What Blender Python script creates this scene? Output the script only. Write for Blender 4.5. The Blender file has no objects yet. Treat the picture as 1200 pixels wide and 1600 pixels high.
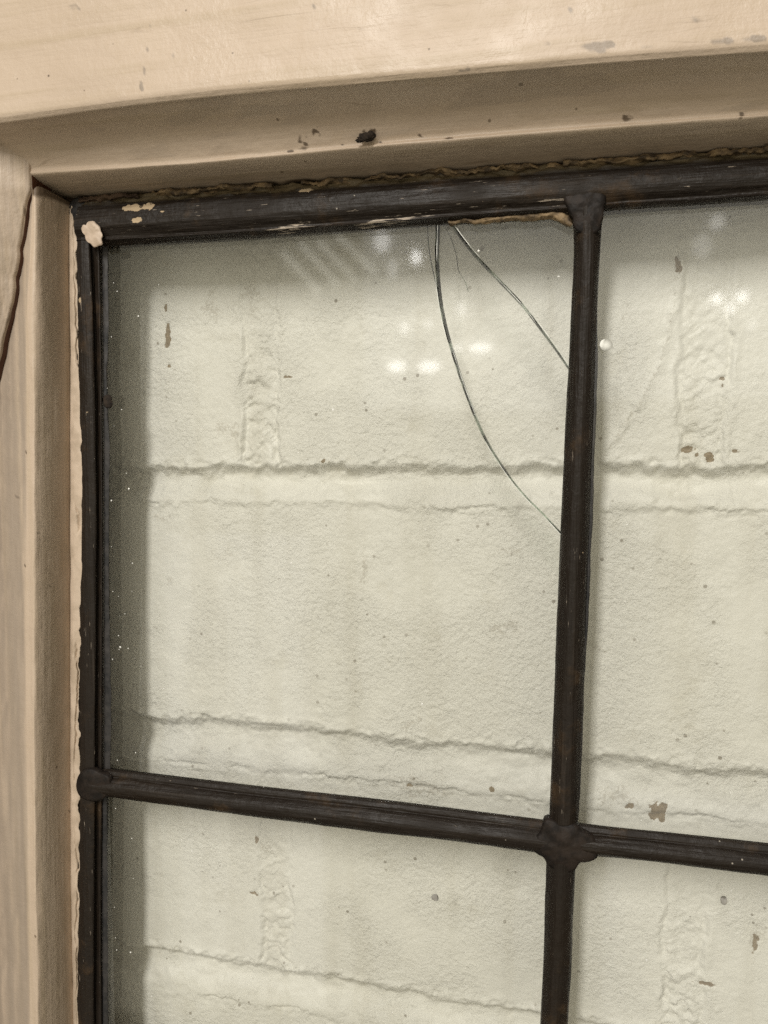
import bpy, bmesh, math, random
import numpy as np
from mathutils import Vector, Matrix

S = bpy.context.scene
COL = S.collection
R = math.radians

# ------------------------------------------------------------------ camera
CAM_D = 0.200                     # camera to glass, metres
YAW, PIT, FPX = R(13.6), R(4.8), 1200.0
FW = np.array([-math.sin(YAW) * math.cos(PIT), math.cos(YAW) * math.cos(PIT), -math.sin(PIT)])
RT = np.array([math.cos(YAW), math.sin(YAW), 0.0])
UP = np.cross(RT, FW)
cam = bpy.data.cameras.new("camera")
cam.sensor_fit = 'HORIZONTAL'; cam.sensor_width = 36.0; cam.lens = 36.0 * FPX / 1200.0
cam.clip_start = 0.005; cam.clip_end = 50
cam.dof.use_dof = True; cam.dof.focus_distance = 0.225; cam.dof.aperture_fstop = 90
co = bpy.data.objects.new("camera", cam); COL.objects.link(co)
co.matrix_world = Matrix(((RT[0], UP[0], -FW[0], 0), (RT[1], UP[1], -FW[1], -CAM_D), (RT[2], UP[2], -FW[2], 0), (0, 0, 0, 1)))
S.camera = co

# ------------------------------------------------------------------ light
w = bpy.data.worlds.new("World"); S.world = w; w.use_nodes = True
w.node_tree.nodes["Background"].inputs[0].default_value = (1.0, 0.86, 0.60, 1)
w.node_tree.nodes["Background"].inputs[1].default_value = 0.08
def lamp(name, loc, aim, size, power, col, shape='RECTANGLE', sy=None):
    l = bpy.data.lights.new(name, 'AREA'); l.shape = shape; l.size = size
    if sy: l.size_y = sy
    l.energy = power; l.color = col
    o = bpy.data.objects.new(name, l); COL.objects.link(o)
    o.location = loc
    o.rotation_euler = (Vector(aim) - Vector(loc)).to_track_quat('-Z', 'Y').to_euler()
    return o
lamp("room_lamp", (-0.19, -1.15, 0.76), (-0.04, 0, -0.03), 0.15, 16.8, (1.0, 0.96, 0.905), 'RECTANGLE', 0.56)
def seen_in_glass(x, y, dist):
    """where a lamp stands whose mirror image in the glass is met at this sighting"""
    d = FW * FPX + RT * (x - 600) - UP * (y - 800); p = np.array([0, -CAM_D, 0]) + d * (CAM_D / d[1])
    return Vector(p) + Vector((d[0], -d[1], d[2])) * (dist / d[1])
def glint(name, x, y, wpx, hpx, L, col, dist=2.2, shape='ELLIPSE'):
    c = seen_in_glass(x, y, dist); k = (dist + CAM_D) / FPX * 1.02
    lamp(name, c, (c[0], 0, c[2]), wpx * k, L * math.pi * (wpx * k) * (hpx * k) * (0.785 if shape == 'ELLIPSE' else 1.0), col, shape, hpx * k)
glint("room_fill_lamp", 900, 640, 2600, 2100, 0.66, (1.0, 0.915, 0.70), 2.7, 'RECTANGLE')  # added broad fill lamp behind the camera, lifts the shaded parts
glint("daylight_opening", 900, 400, 640, 440, 0.55, (0.96, 0.97, 1.0), 2.3, 'RECTANGLE')
glint("left_veil_lamp", 372, 1180, 262, 760, 0.55, (0.93, 0.93, 1.0), 2.6, 'RECTANGLE')  # added lamp, mirrored as a pale veil in the left panes
glint("right_veil_lamp", 1120, 1480, 276, 420, 0.45, (0.95, 0.96, 1.0), 2.6, 'RECTANGLE')  # added lamp for a like veil in the lower right pane
for (x, y) in ((470, 425), (498, 412), (527, 408), (556, 396)):
    glint("streak_lamp", x, y, 11, 92, 1.7, (1.0, 0.97, 0.86), 2.2, 'RECTANGLE')  # added thin lamps whose mirror images draw the diagonal streaks
    COL.objects[-1].rotation_euler.rotate_axis('Z', R(42 + (x % 7)))
for (x, y, ww, hh, L) in ((597, 377, 26, 34, 3.0), (650, 402, 15, 22, 7.0), (613, 420, 14, 30, 1.8), (723, 480, 12, 22, 2.8), (632, 513, 13, 18, 3.2), (670, 507, 17, 12, 2.2), (753, 540, 36, 15, 4.5), (717, 540, 14, 15, 2.8),
                          (620, 573, 30, 16, 5.0), (670, 573, 34, 17, 5.0), (1135, 481, 15, 15, 6.0), (1174, 478, 15, 16, 6.0), (1155, 497, 14, 16, 4.5), (1135, 362, 20, 20, 2.0), (1112, 400, 24, 34, 1.1), (1190, 522, 14, 16, 2.0)):
    glint("small_room_lamp", x, y, ww, hh, L * 1.35, (1.0, 0.98, 0.95))
S.view_settings.view_transform = 'Standard'; S.view_settings.look = 'None'
S.view_settings.exposure = 0.0; S.view_settings.gamma = 1.0; S.view_settings.use_curve_mapping = False
S.render.engine = 'CYCLES'
S.cycles.use_denoising = False
S.cycles.max_bounces = 5; S.cycles.diffuse_bounces = 3; S.cycles.glossy_bounces = 3; S.cycles.transparent_max_bounces = 24
S.cycles.caustics_reflective = False; S.cycles.caustics_refractive = False

# ------------------------------------------------------------------ helpers
GAP = 0.018                       # glass to brick face
def px(x, y, Y=0.0):
    """a sighting on the survey photograph, met with the plane at depth Y (metres)"""
    d = FW * FPX + RT * (x - 600) - UP * (y - 800)
    return np.array([0, -CAM_D, 0]) + d * ((Y + CAM_D) / d[1])

rng = np.random.default_rng(7)
_perm = rng.permutation(4096); _g = rng.uniform(-1, 1, 4096)
def _h(ix, iy, s): return _g[_perm[(_perm[(ix + s * 131) & 4095] + iy * 17 + s) & 4095]]
def vnoise(x, y, s=0):
    ix = np.floor(x).astype(int); iy = np.floor(y).astype(int)
    fx = x - ix; fy = y - iy
    fx = fx * fx * fx * (fx * (fx * 6 - 15) + 10); fy = fy * fy * fy * (fy * (fy * 6 - 15) + 10)
    a = _h(ix, iy, s); b = _h(ix + 1, iy, s); c = _h(ix, iy + 1, s); d = _h(ix + 1, iy + 1, s)
    return (a * (1 - fx) + b * fx) * (1 - fy) + (c * (1 - fx) + d * fx) * fy
def fbm(x, y, s=0, o=4, g=0.5):
    x = np.asarray(x, float); y = np.asarray(y, float)
    r = 0; a = 1.0
    for k in range(o):
        r = r + a * vnoise(x * 2 ** k + 13.7 * k, y * 2 ** k - 7.3 * k, s + k); a *= g
    return r
def sstep(a, b, x):
    t = np.clip((x - a) / (b - a), 0, 1); return t * t * (3 - 2 * t)

def mesh_obj(name, verts, faces, mat, parent=None, smooth=True, attrs=None, mats=None, fmat=None):
    me = bpy.data.meshes.new(name)
    me.from_pydata([tuple(v) for v in verts], [], [tuple(int(i) for i in f) for f in faces])
    me.materials.append(mat)
    for m in (mats or []): me.materials.append(m)
    if fmat is not None: me.polygons.foreach_set('material_index', fmat)
    if smooth: me.polygons.foreach_set('use_smooth', [True] * len(me.polygons))
    for k, v in (attrs or {}).items():
        at = me.attributes.new(k, 'FLOAT', 'POINT'); at.data.foreach_set('value', np.asarray(v, dtype=np.float32).ravel())
    me.update()
    o = bpy.data.objects.new(name, me); COL.objects.link(o)
    if parent is not None: o.parent = parent
    return o

def poly_resample(pts, n, smooth=True):
    p = np.asarray(pts, float)
    d = np.r_[0, np.cumsum(np.linalg.norm(np.diff(p, axis=0), axis=1))]
    t = np.linspace(0, d[-1], n)
    if len(p) > 2 and smooth:                       # Catmull-Rom through the stations
        m = np.gradient(p, d, axis=0)
        i = np.clip(np.searchsorted(d, t, 'right') - 1, 0, len(p) - 2)
        h = (d[i + 1] - d[i])[:, None]; u = ((t - d[i])[:, None]) / h
        return ((2*u**3 - 3*u**2 + 1) * p[i] + (u**3 - 2*u**2 + u) * h * m[i] + (-2*u**3 + 3*u**2) * p[i+1] + (u**3 - u**2) * h * m[i+1])
    return np.stack([np.interp(t, d, p[:, k]) for k in range(3)], 1)

def grid_faces(n, m, flip=False):
    i, j = np.meshgrid(np.arange(n - 1), np.arange(m - 1), indexing='ij')
    a = (i * m + j).ravel(); b = a + 1; c = a + m + 1; d = a + m
    return np.stack([a, d, c, b] if flip else [a, b, c, d], 1)

def gnormals(P):
    du = np.gradient(P, axis=0); dv = np.gradient(P, axis=1)
    N = np.cross(du, dv); N /= np.linalg.norm(N, axis=2, keepdims=True) + 1e-12
    return N

def loft(name, lines, n, steps, mat, parent, disp=None, attr=None, smooth_across=True, cap=True, mats=None):
    """skin over profile lines (each a list of 3-D points along the piece); disp(s,t,P) in mm, attr(s,t,P)->dict"""
    L = np.stack([poly_resample(l, n) for l in lines], 1)          # n x k x 3
    k = L.shape[1]; rows = []; tpar = []
    for a in range(k - 1):
        p0 = L[:, max(a - 1, 0)]; p1 = L[:, a]; p2 = L[:, a + 1]; p3 = L[:, min(a + 2, k - 1)]
        st = steps if isinstance(steps, int) else steps[a]
        for u in np.arange(st) / st:
            if smooth_across:
                q = 0.5 * (2*p1 + (-p0 + p2)*u + (2*p0 - 5*p1 + 4*p2 - p3)*u*u + (-p0 + 3*p1 - 3*p2 + p3)*u**3)
            else:
                q = p1 * (1 - u) + p2 * u
            rows.append(q); tpar.append(a + u)
    rows.append(L[:, -1]); tpar.append(k - 1)
    P = np.stack(rows, 1); m = P.shape[1]
    s = np.r_[0, np.cumsum(np.linalg.norm(np.diff(P[:, m // 2], axis=0), axis=1))] * 1000
    S_, T_ = np.meshgrid(s, np.array(tpar), indexing='ij')
    W = np.concatenate([np.zeros((n, 1)), np.cumsum(np.linalg.norm(np.diff(P, axis=1), axis=2), axis=1)], 1) * 1000
    N = gnormals(P)
    view = np.array([0, -CAM_D, 0]) - P
    flip = np.sum(N * view) < 0
    if flip: N = -N
    A = attr(S_, T_, W, P) if attr else None
    if disp is not None: P = P + N * (disp(S_, T_, W, P) * 0.001)[..., None]
    V = P.reshape(-1, 3); F = list(grid_faces(n, m, not flip))
    F = [tuple(f) for f in F]
    if cap:
        nb = len(V)
        back = P.copy(); V = np.concatenate([V, V * 0 + V])          # back sheet for thickness
        V[nb:, 1] = np.maximum(V[nb:, 1], P[..., 1].max()) + 0.0012
        F += [tuple(nb + i for i in reversed(f)) for f in F]
        rim = [i * m for i in range(n)] + [(n - 1) * m + j for j in range(1, m)] + [i * m + m - 1 for i in range(n - 2, -1, -1)] + [j for j in range(m - 2, 0, -1)]
        for a, b in zip(rim, rim[1:] + rim[:1]):
            F.append((a, b, nb + b, nb + a))
        if A: A = {q: np.concatenate([v.ravel(), v.ravel()]) for q, v in A.items()}
    o = mesh_obj(name, V, F, mat, parent, True, A, mats)
    return o

def L3(pts, Y):
    return [px(x, y, Y) for x, y in pts]

# ------------------------------------------------------------------ materials
class NT:
    def __init__(s, name):
        s.m = bpy.data.materials.new(name); s.m.use_nodes = True; s.t = s.m.node_tree; s.t.nodes.clear()
        s.out = s.n('ShaderNodeOutputMaterial')
    def n(s, typ, **kw):
        x = s.t.nodes.new(typ)
        for k, v in kw.items():
            if hasattr(x, k) and k not in ('Scale',): setattr(x, k, v)
        return x
    def link(s, a, b): s.t.links.new(a, b)
    def setv(s, node, **kw):
        for k, v in kw.items():
            inp = node.inputs[k.replace('_', ' ')]
            if hasattr(v, 'is_linked') or isinstance(v, bpy.types.NodeSocket): s.link(v, inp)
            else: inp.default_value = v
        return node
    def coord(s, scale=(1, 1, 1)):
        if not hasattr(s, '_tc'): s._tc = s.n('ShaderNodeTexCoord')
        mp = s.n('ShaderNodeMapping'); s.link(s._tc.outputs['Object'], mp.inputs['Vector']); mp.inputs['Scale'].default_value = scale
        return mp.outputs[0]
    def noise(s, scale, detail=4, rough=0.55, sc=(1, 1, 1), dist=0.0):
        x = s.n('ShaderNodeTexNoise'); s.link(s.coord(sc), x.inputs['Vector'])
        s.setv(x, Scale=scale, Detail=detail, Roughness=rough, Distortion=dist); return x.outputs['Fac']
    def vor(s, scale, out='Distance', sc=(1, 1, 1), rnd=1.0, feat='F1'):
        x = s.n('ShaderNodeTexVoronoi'); x.feature = feat; s.link(s.coord(sc), x.inputs['Vector']); s.setv(x, Scale=scale, Randomness=rnd)
        return x.outputs[out] if out != 'both' else (x.outputs['Distance'], x.outputs['Color'])
    def ramp(s, fac, a, b, c0=0.0, c1=1.0):
        x = s.n('ShaderNodeMapRange'); x.interpolation_type = 'SMOOTHSTEP'
        s.link(fac, x.inputs['Value']); s.setv(x, From_Min=a, From_Max=b, To_Min=c0, To_Max=c1); return x.outputs[0]
    def math(s, op, a, b=0.0, c=None):
        x = s.n('ShaderNodeMath'); x.operation = op
        for i, v in enumerate((a, b) if c is None else (a, b, c)):
            if isinstance(v, bpy.types.NodeSocket): s.link(v, x.inputs[i])
            else: x.inputs[i].default_value = v
        return x.outputs[0]
    def mix(s, fac, a, b, blend='MIX'):
        x = s.n('ShaderNodeMix'); x.data_type = 'RGBA'; x.blend_type = blend
        for i, v in ((0, fac), (6, a), (7, b)):
            if isinstance(v, bpy.types.NodeSocket): s.link(v, x.inputs[i])
            elif i == 0: x.inputs[0].default_value = v
            else: x.inputs[i].default_value = (*v, 1)
        return x.outputs[2]
    def attr(s, name):
        x = s.n('ShaderNodeAttribute'); x.attribute_name = name; return x.outputs['Fac']
    def bump(s, h, strength, dist, prev=None):
        x = s.n('ShaderNodeBump'); s.link(h, x.inputs['Height']); s.setv(x, Strength=strength, Distance=dist)
        if prev is not None: s.link(prev, x.inputs['Normal'])
        return x.outputs[0]
    def bsdf(s, col, rough, normal=None, metallic=0.0, spec=0.5, coat=0.0):
        b = s.n('ShaderNodeBsdfPrincipled')
        for k, v in (('Base Color', col), ('Roughness', rough), ('Metallic', metallic), ('Specular IOR Level', spec), ('Coat Weight', coat)):
            if isinstance(v, bpy.types.NodeSocket): s.link(v, b.inputs[k])
            elif k == 'Base Color': b.inputs[k].default_value = (*v, 1)
            else: b.inputs[k].default_value = v
        if normal is not None: s.link(normal, b.inputs['Normal'])
        s.link(b.outputs[0], s.out.inputs[0]); return b
    def specks(s, scale, size, keep, sc=(1, 1, 1)):
        d, c = s.vor(scale, 'both', sc)
        sep = s.n('ShaderNodeSeparateColor'); s.link(c, sep.inputs[0])
        rad = s.math('MULTIPLY', sep.outputs[1], size)
        inside = s.ramp(s.math('SUBTRACT', rad, d), 0.0, size * 0.35)
        gate = s.math('GREATER_THAN', sep.outputs[0], 1 - keep)
        return s.math('MULTIPLY', inside, gate)

def paint_wood(name, streak):
    t = NT(name)
    base = t.mix(t.noise(38, 4), (0.55, 0.445, 0.345), (0.46, 0.365, 0.28))
    st = t.noise(1, 5, 0.6, streak)
    base = t.mix(t.ramp(st, 0.47, 0.72, 0, 0.42), base, (0.40, 0.315, 0.21))
    base = t.mix(t.ramp(t.noise(95, 5, 0.65), 0.57, 0.76, 0, 0.38), base, (0.44, 0.34, 0.235))
    hair = t.ramp(t.math('ABSOLUTE', t.math('SUBTRACT', t.noise(1, 2, 0.5, tuple(0.45 * q for q in streak)), 0.5)), 0.0, 0.005, 1, 0)
    base = t.mix(t.math('MULTIPLY', hair, t.ramp(t.noise(30, 2), 0.54, 0.66, 0, 0.4)), base, (0.20, 0.14, 0.085))
    base = t.mix(t.math('MULTIPLY', t.specks(260, 0.17, 0.20), 0.75), base, (0.13, 0.09, 0.055))
    base = t.mix(t.math('MULTIPLY', t.specks(120, 0.10, 0.10), 0.9), base, (0.07, 0.045, 0.03))
    base = t.mix(t.ramp(t.attr('grime'), 0.2, 0.8, 0, 0.9), base, (0.085, 0.055, 0.032))
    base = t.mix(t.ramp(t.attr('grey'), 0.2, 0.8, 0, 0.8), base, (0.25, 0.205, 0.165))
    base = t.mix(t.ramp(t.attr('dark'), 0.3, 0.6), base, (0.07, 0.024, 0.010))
    n = t.bump(t.noise(1, 4, 0.62, streak), 0.35, 0.0007)
    n = t.bump(t.noise(500, 4, 0.65), 0.5, 0.00035, n)
    t.bsdf(base, t.ramp(t.noise(60, 3), 0.3, 0.7, 0.38, 0.55), n, spec=0.45)
    return t.m

M = {}
M['wood_x'] = paint_wood('cream_paint_head', (14, 300, 300))
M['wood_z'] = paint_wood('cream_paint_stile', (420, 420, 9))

def mk_wall():
    t = NT('cream_painted_brick')
    base = t.mix(t.noise(22, 4), (0.735, 0.725, 0.68), (0.665, 0.655, 0.61))
    base = t.mix(t.ramp(t.noise(1, 4, 0.6, (75, 75, 7)), 0.48, 0.72, 0, 0.30), base, (0.50, 0.475, 0.40))
    base = t.mix(t.ramp(t.noise(70, 4, 0.65), 0.56, 0.78, 0, 0.28), base, (0.42, 0.385, 0.29))
    base = t.mix(t.math('MULTIPLY', t.math('MULTIPLY', t.specks(330, 0.22, 0.42), t.ramp(t.noise(60, 2), 0.46, 0.62)), 0.7), base, (0.17, 0.14, 0.10))
    base = t.mix(t.math('MULTIPLY', t.specks(170, 0.10, 0.07), 0.9), base, (0.07, 0.06, 0.045))
    clus = t.ramp(t.noise(26, 3), 0.60, 0.72)
    base = t.mix(t.math('MULTIPLY', t.math('MULTIPLY', t.specks(620, 0.34, 0.34), clus), 0.6), base, (0.20, 0.16, 0.10))
    edge = t.ramp(t.math('ADD', t.attr('stain'), t.math('MULTIPLY', t.math('SUBTRACT', t.noise(600, 4), 0.5), 0.9)), 0.42, 0.58)
    tan = t.mix(t.noise(500, 4), (0.30, 0.22, 0.12), (0.10, 0.07, 0.04))
    base = t.mix(t.math('MULTIPLY', edge, 0.9), base, tan)
    grit = t.ramp(t.math('ADD', t.attr('grit'), t.math('MULTIPLY', t.math('SUBTRACT', t.noise(1300, 3), 0.5), 1.6)), 0.55, 0.80)
    base = t.mix(t.math('MULTIPLY', grit, 0.30), base, (0.24, 0.20, 0.14))
    n = t.bump(t.math('MULTIPLY', t.noise(620, 4, 0.7), t.ramp(t.noise(30, 3), 0.38, 0.62, 0.35, 1.3)), 1.0, 0.0007)
    n = t.bump(t.specks(700, 0.3, 0.25), -0.35, 0.0003, n)
    t.bsdf(base, t.ramp(t.noise(90, 3), 0.3, 0.7, 0.36, 0.55), n, spec=0.4)
    return t.m
M['wall'] = mk_wall()

def mk_lead(name, streak):
    t = NT(name)
    base = t.mix(t.noise(55, 4), (0.008, 0.0058, 0.0044), (0.017, 0.0112, 0.007))
    base = t.mix(t.ramp(t.noise(1, 5, 0.65, streak), 0.52, 0.85, 0, 0.5), base, (0.058, 0.044, 0.033))
    base = t.mix(t.ramp(t.noise(95, 5, 0.65), 0.54, 0.74, 0, 0.7), base, (0.052, 0.031, 0.015))
    base = t.mix(t.math('MULTIPLY', t.specks(420, 0.16, 0.10), 0.8), base, (0.42, 0.38, 0.32))
    fine = tuple(150 if q < 100 else 2400 for q in streak)
    sc = t.ramp(t.math('ADD', t.math('MULTIPLY', t.attr('scrape'), 0.62), t.math('MULTIPLY', t.math('SUBTRACT', t.noise(1, 3, 0.6, fine), 0.5), 2.2)), 0.62, 0.72)
    base = t.mix(sc, base, t.mix(t.noise(300), (0.45, 0.38, 0.30), (0.27, 0.23, 0.19)))
    pt = t.ramp(t.math('ADD', t.attr('paint'), t.math('MULTIPLY', t.math('SUBTRACT', t.noise(330, 4, 0.65), 0.5), 2.0)), 0.5, 0.56)
    base = t.mix(pt, base, t.mix(t.noise(200), (0.50, 0.385, 0.25), (0.34, 0.26, 0.17)))
    bl = t.ramp(t.attr('crust'), 0.2, 0.8)
    base = t.mix(t.math('MULTIPLY', bl, t.ramp(t.noise(1, 5, 0.6, tuple(1.3 * q for q in streak)), 0.30, 0.5)), base, (0.115, 0.088, 0.05))
    n = t.bump(t.noise(1, 4, 0.6, streak), 0.8, 0.0006)
    n = t.bump(t.noise(380, 4, 0.6), 0.7, 0.0004, n)
    n = t.bump(pt, 0.5, 0.0004, n)
    rough = t.math('ADD', t.ramp(t.noise(80, 3), 0.3, 0.7, 0.42, 0.62), t.math('MULTIPLY', pt, 0.15))
    t.bsdf(base, rough, n, metallic=0.0, spec=0.26)
    return t.m
M['lead_x'] = mk_lead('dark_lead_horizontal', (30, 700, 700))
M['lead_z'] = mk_lead('dark_lead_vertical', (700, 700, 25))
def mk_simple(name, c0, c1, scale, rough, bumps, spec=0.4):
    t = NT(name)
    base = t.mix(t.ramp(t.noise(scale, 5, 0.6), 0.35, 0.65), c0, c1)
    n = t.bump(t.noise(scale * 1.7, 4), 0.6, bumps)
    t.bsdf(base, rough, n, spec=spec); return t.m
M['solder'] = mk_simple('tarnished_solder', (0.010, 0.008, 0.007), (0.026, 0.019, 0.015), 260, 0.55, 0.0005, 0.15)
M['putty'] = mk_simple('dried_pinkish_putty', (0.55, 0.445, 0.345), (0.42, 0.335, 0.25), 160, 0.6, 0.0003)
M['crust'] = mk_simple('flaking_tan_crust', (0.25, 0.175, 0.095), (0.045, 0.03, 0.017), 330, 0.7, 0.0006)
M['flake'] = mk_simple('pale_paint_flake', (0.54, 0.435, 0.345), (0.42, 0.33, 0.25), 260, 0.55, 0.0002)
M['darkwood'] = mk_simple('bare_dark_wood', (0.035, 0.02, 0.012), (0.07, 0.042, 0.024), 120, 0.8, 0.0004)
M['dirt'] = mk_simple('black_dirt', (0.012, 0.008, 0.006), (0.03, 0.02, 0.013), 600, 0.9, 0.0005)
M['cement'] = mk_simple('dark_glazing_cement', (0.012, 0.012, 0.013), (0.035, 0.032, 0.031), 300, 0.6, 0.0004)
M['greycement'] = mk_simple('grey_glazing_cement', (0.58, 0.555, 0.49), (0.34, 0.31, 0.26), 420, 0.7, 0.0004)

def mk_glass():
    t = NT('old_window_glass')
    lw = t.n('ShaderNodeLayerWeight'); lw.inputs['Blend'].default_value = 0.5
    p5 = t.math('POWER', lw.outputs['Facing'], 5.0)
    fr = t.math('MULTIPLY_ADD', p5, 0.95, 0.045)
    g = t.n('ShaderNodeBsdfGlossy'); g.inputs['Roughness'].default_value = 0.052
    tr = t.n('ShaderNodeBsdfTransparent'); tr.inputs[0].default_value = (0.982, 0.985, 0.975, 1)
    mx = t.n('ShaderNodeMixShader'); t.link(fr, mx.inputs[0]); t.link(tr.outputs[0], mx.inputs[1]); t.link(g.outputs[0], mx.inputs[2])
    t.link(mx.outputs[0], t.out.inputs[0]); return t.m
M['glass'] = mk_glass()
def mk_crack(name, dark, trans):
    t = NT(name)
    g = t.n('ShaderNodeBsdfPrincipled'); g.inputs['Base Color'].default_value = (*dark, 1); g.inputs['Roughness'].default_value = 0.4; g.inputs['Specular IOR Level'].default_value = 0.15
    tr = t.n('ShaderNodeBsdfTransparent'); tr.inputs[0].default_value = (0.75, 0.82, 0.76, 1)
    mx = t.n('ShaderNodeMixShader')
    t.link(t.math('ADD', t.math('MULTIPLY', t.attr('fade'), 1.0), t.ramp(t.noise(240, 4, 0.6), 0.35, 0.68, trans[0], trans[1])), mx.inputs[0])
    t.link(g.outputs[0], mx.inputs[1]); t.link(tr.outputs[0], mx.inputs[2]); t.link(mx.outputs[0], t.out.inputs[0]); return t.m
M['crack'] = mk_crack('fracture_face', (0.006, 0.007, 0.007), (-0.25, 0.65))
M['crack_faint'] = mk_crack('faint_fracture_face', (0.07, 0.07, 0.065), (-0.2, 0.8))
M['crack_glint'] = mk_crack('painted_crack_glint', (0.85, 0.86, 0.82), (0.0, 0.7))  # pale colour painted in for light glinting off the fracture edges

# ------------------------------------------------------------------ brick wall
wall = bpy.data.objects.new('brick_wall', None); COL.objects.link(wall)
wall['label'] = 'cream painted brick wall with thick mortar joints seen through the leaded panes'; wall['category'] = 'brick wall'; wall['kind'] = 'thing'
U0, U1, V0, V1 = -215.0, 112.0, -246.0, 112.0
STEP = 0.5
kz = (CAM_D + GAP) / (CAM_D + 0.035)            # joints were sighted for a plane at 35 mm
def wz(v): return v * kz
BEDS = [(wz(69.5), wz(82)), (wz(-18.0), wz(-5.6)), (wz(-109.0), wz(-93.0)), (wz(-193.0), wz(-178.6))]   # (low, high)
COURSES = [  # (z low, z high, perps as (x low, x high))
    (BEDS[0][1], V1, [(-38 * kz, -27 * kz)]),
    (BEDS[1][1], BEDS[0][0], [(-104 * kz, -92 * kz), (30 * kz, 42.5 * kz)]),
    (BEDS[2][1], BEDS[1][0], [(-172 * kz, -161 * kz), (92 * kz, 103 * kz)]),
    (BEDS[3][1], BEDS[2][0], [(-100 * kz, -89.5 * kz), (30.5 * kz, 42 * kz)]),
    (V0, BEDS[3][0], [(-172 * kz, -161 * kz), (92 * kz, 103 * kz)])]

def wpx(x, y):
    p = px(x, y, GAP) * 1000; return p[0], p[2]
# paint chips and stains: (pixel, half width, half height in mm)
CHIPS = [((262, 528), 0.9, 4.0, 1.0), ((264, 572), 0.8, 0.8, 0.9), ((258, 482), 0.7, 1.4, .8), ((1106, 716), 1.5, 1.2, 1.0), ((1074, 703), 1.8, .9, .9), ((1088, 712), .8, .7, .9),
         ((1026, 1268), 2.6, 3.0, 1.0), ((983, 1258), 1.2, 1.0, .85), ((506, 721), 1.3, .9, .9), ((1060, 418), 0.9, 2.6, .85),
         ((1150, 706), 1.0, .8, .8), ((1130, 592), 0.8, .6, .8), ((1130, 603), 0.6, .6, .8), ((640, 1228), 1.2, 1.0, .75), ((768, 1235), .8, 1.0, .7),
         ((1180, 1470), 0.8, 4.0, .75), ((1105, 1538), 3.0, .8, .7), ((395, 1395), 1.8, 0.7, .7), ((400, 1310), 0.8, 3.0, .7), ((450, 588), 1.6, .5, .75)]
GRIT = [((360, 672), 4.5, 5.5), ((330, 470), 4.5, 10), ((390, 460), 4, 7), ((985, 490), 4, 3.5), ((1180, 1460), 2.5, 7), ((660, 1225), 16, 5), ((960, 1250), 10, 5), ((570, 900), 3, 8), ((800, 860), 7, 2.2),
        ((265, 900), 3, 3), ((930, 1010), 8, 2.5), ((640, 1140), 3, 5), ((780, 980), 9, 2.5), ((420, 1330), 5, 5), ((250, 800), 5, 2.5)]
RIDGE = [wpx(*p) for p in ((1062, 375), (1058, 420), (1052, 470), (1043, 530), (1022, 590), (990, 645), (962, 685), (936, 726))]

def seg_dist(u, v, P):
    best = np.full(u.shape, 1e9)
    for (ax, ay), (bx, by) in zip(P, P[1:]):
        dx, dy = bx - ax, by - ay; L = dx * dx + dy * dy
        t = np.clip(((u - ax) * dx + (v - ay) * dy) / L, 0, 1)
        best = np.minimum(best, np.hypot(u - ax - t * dx, v - ay - t * dy))
    return best

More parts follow.
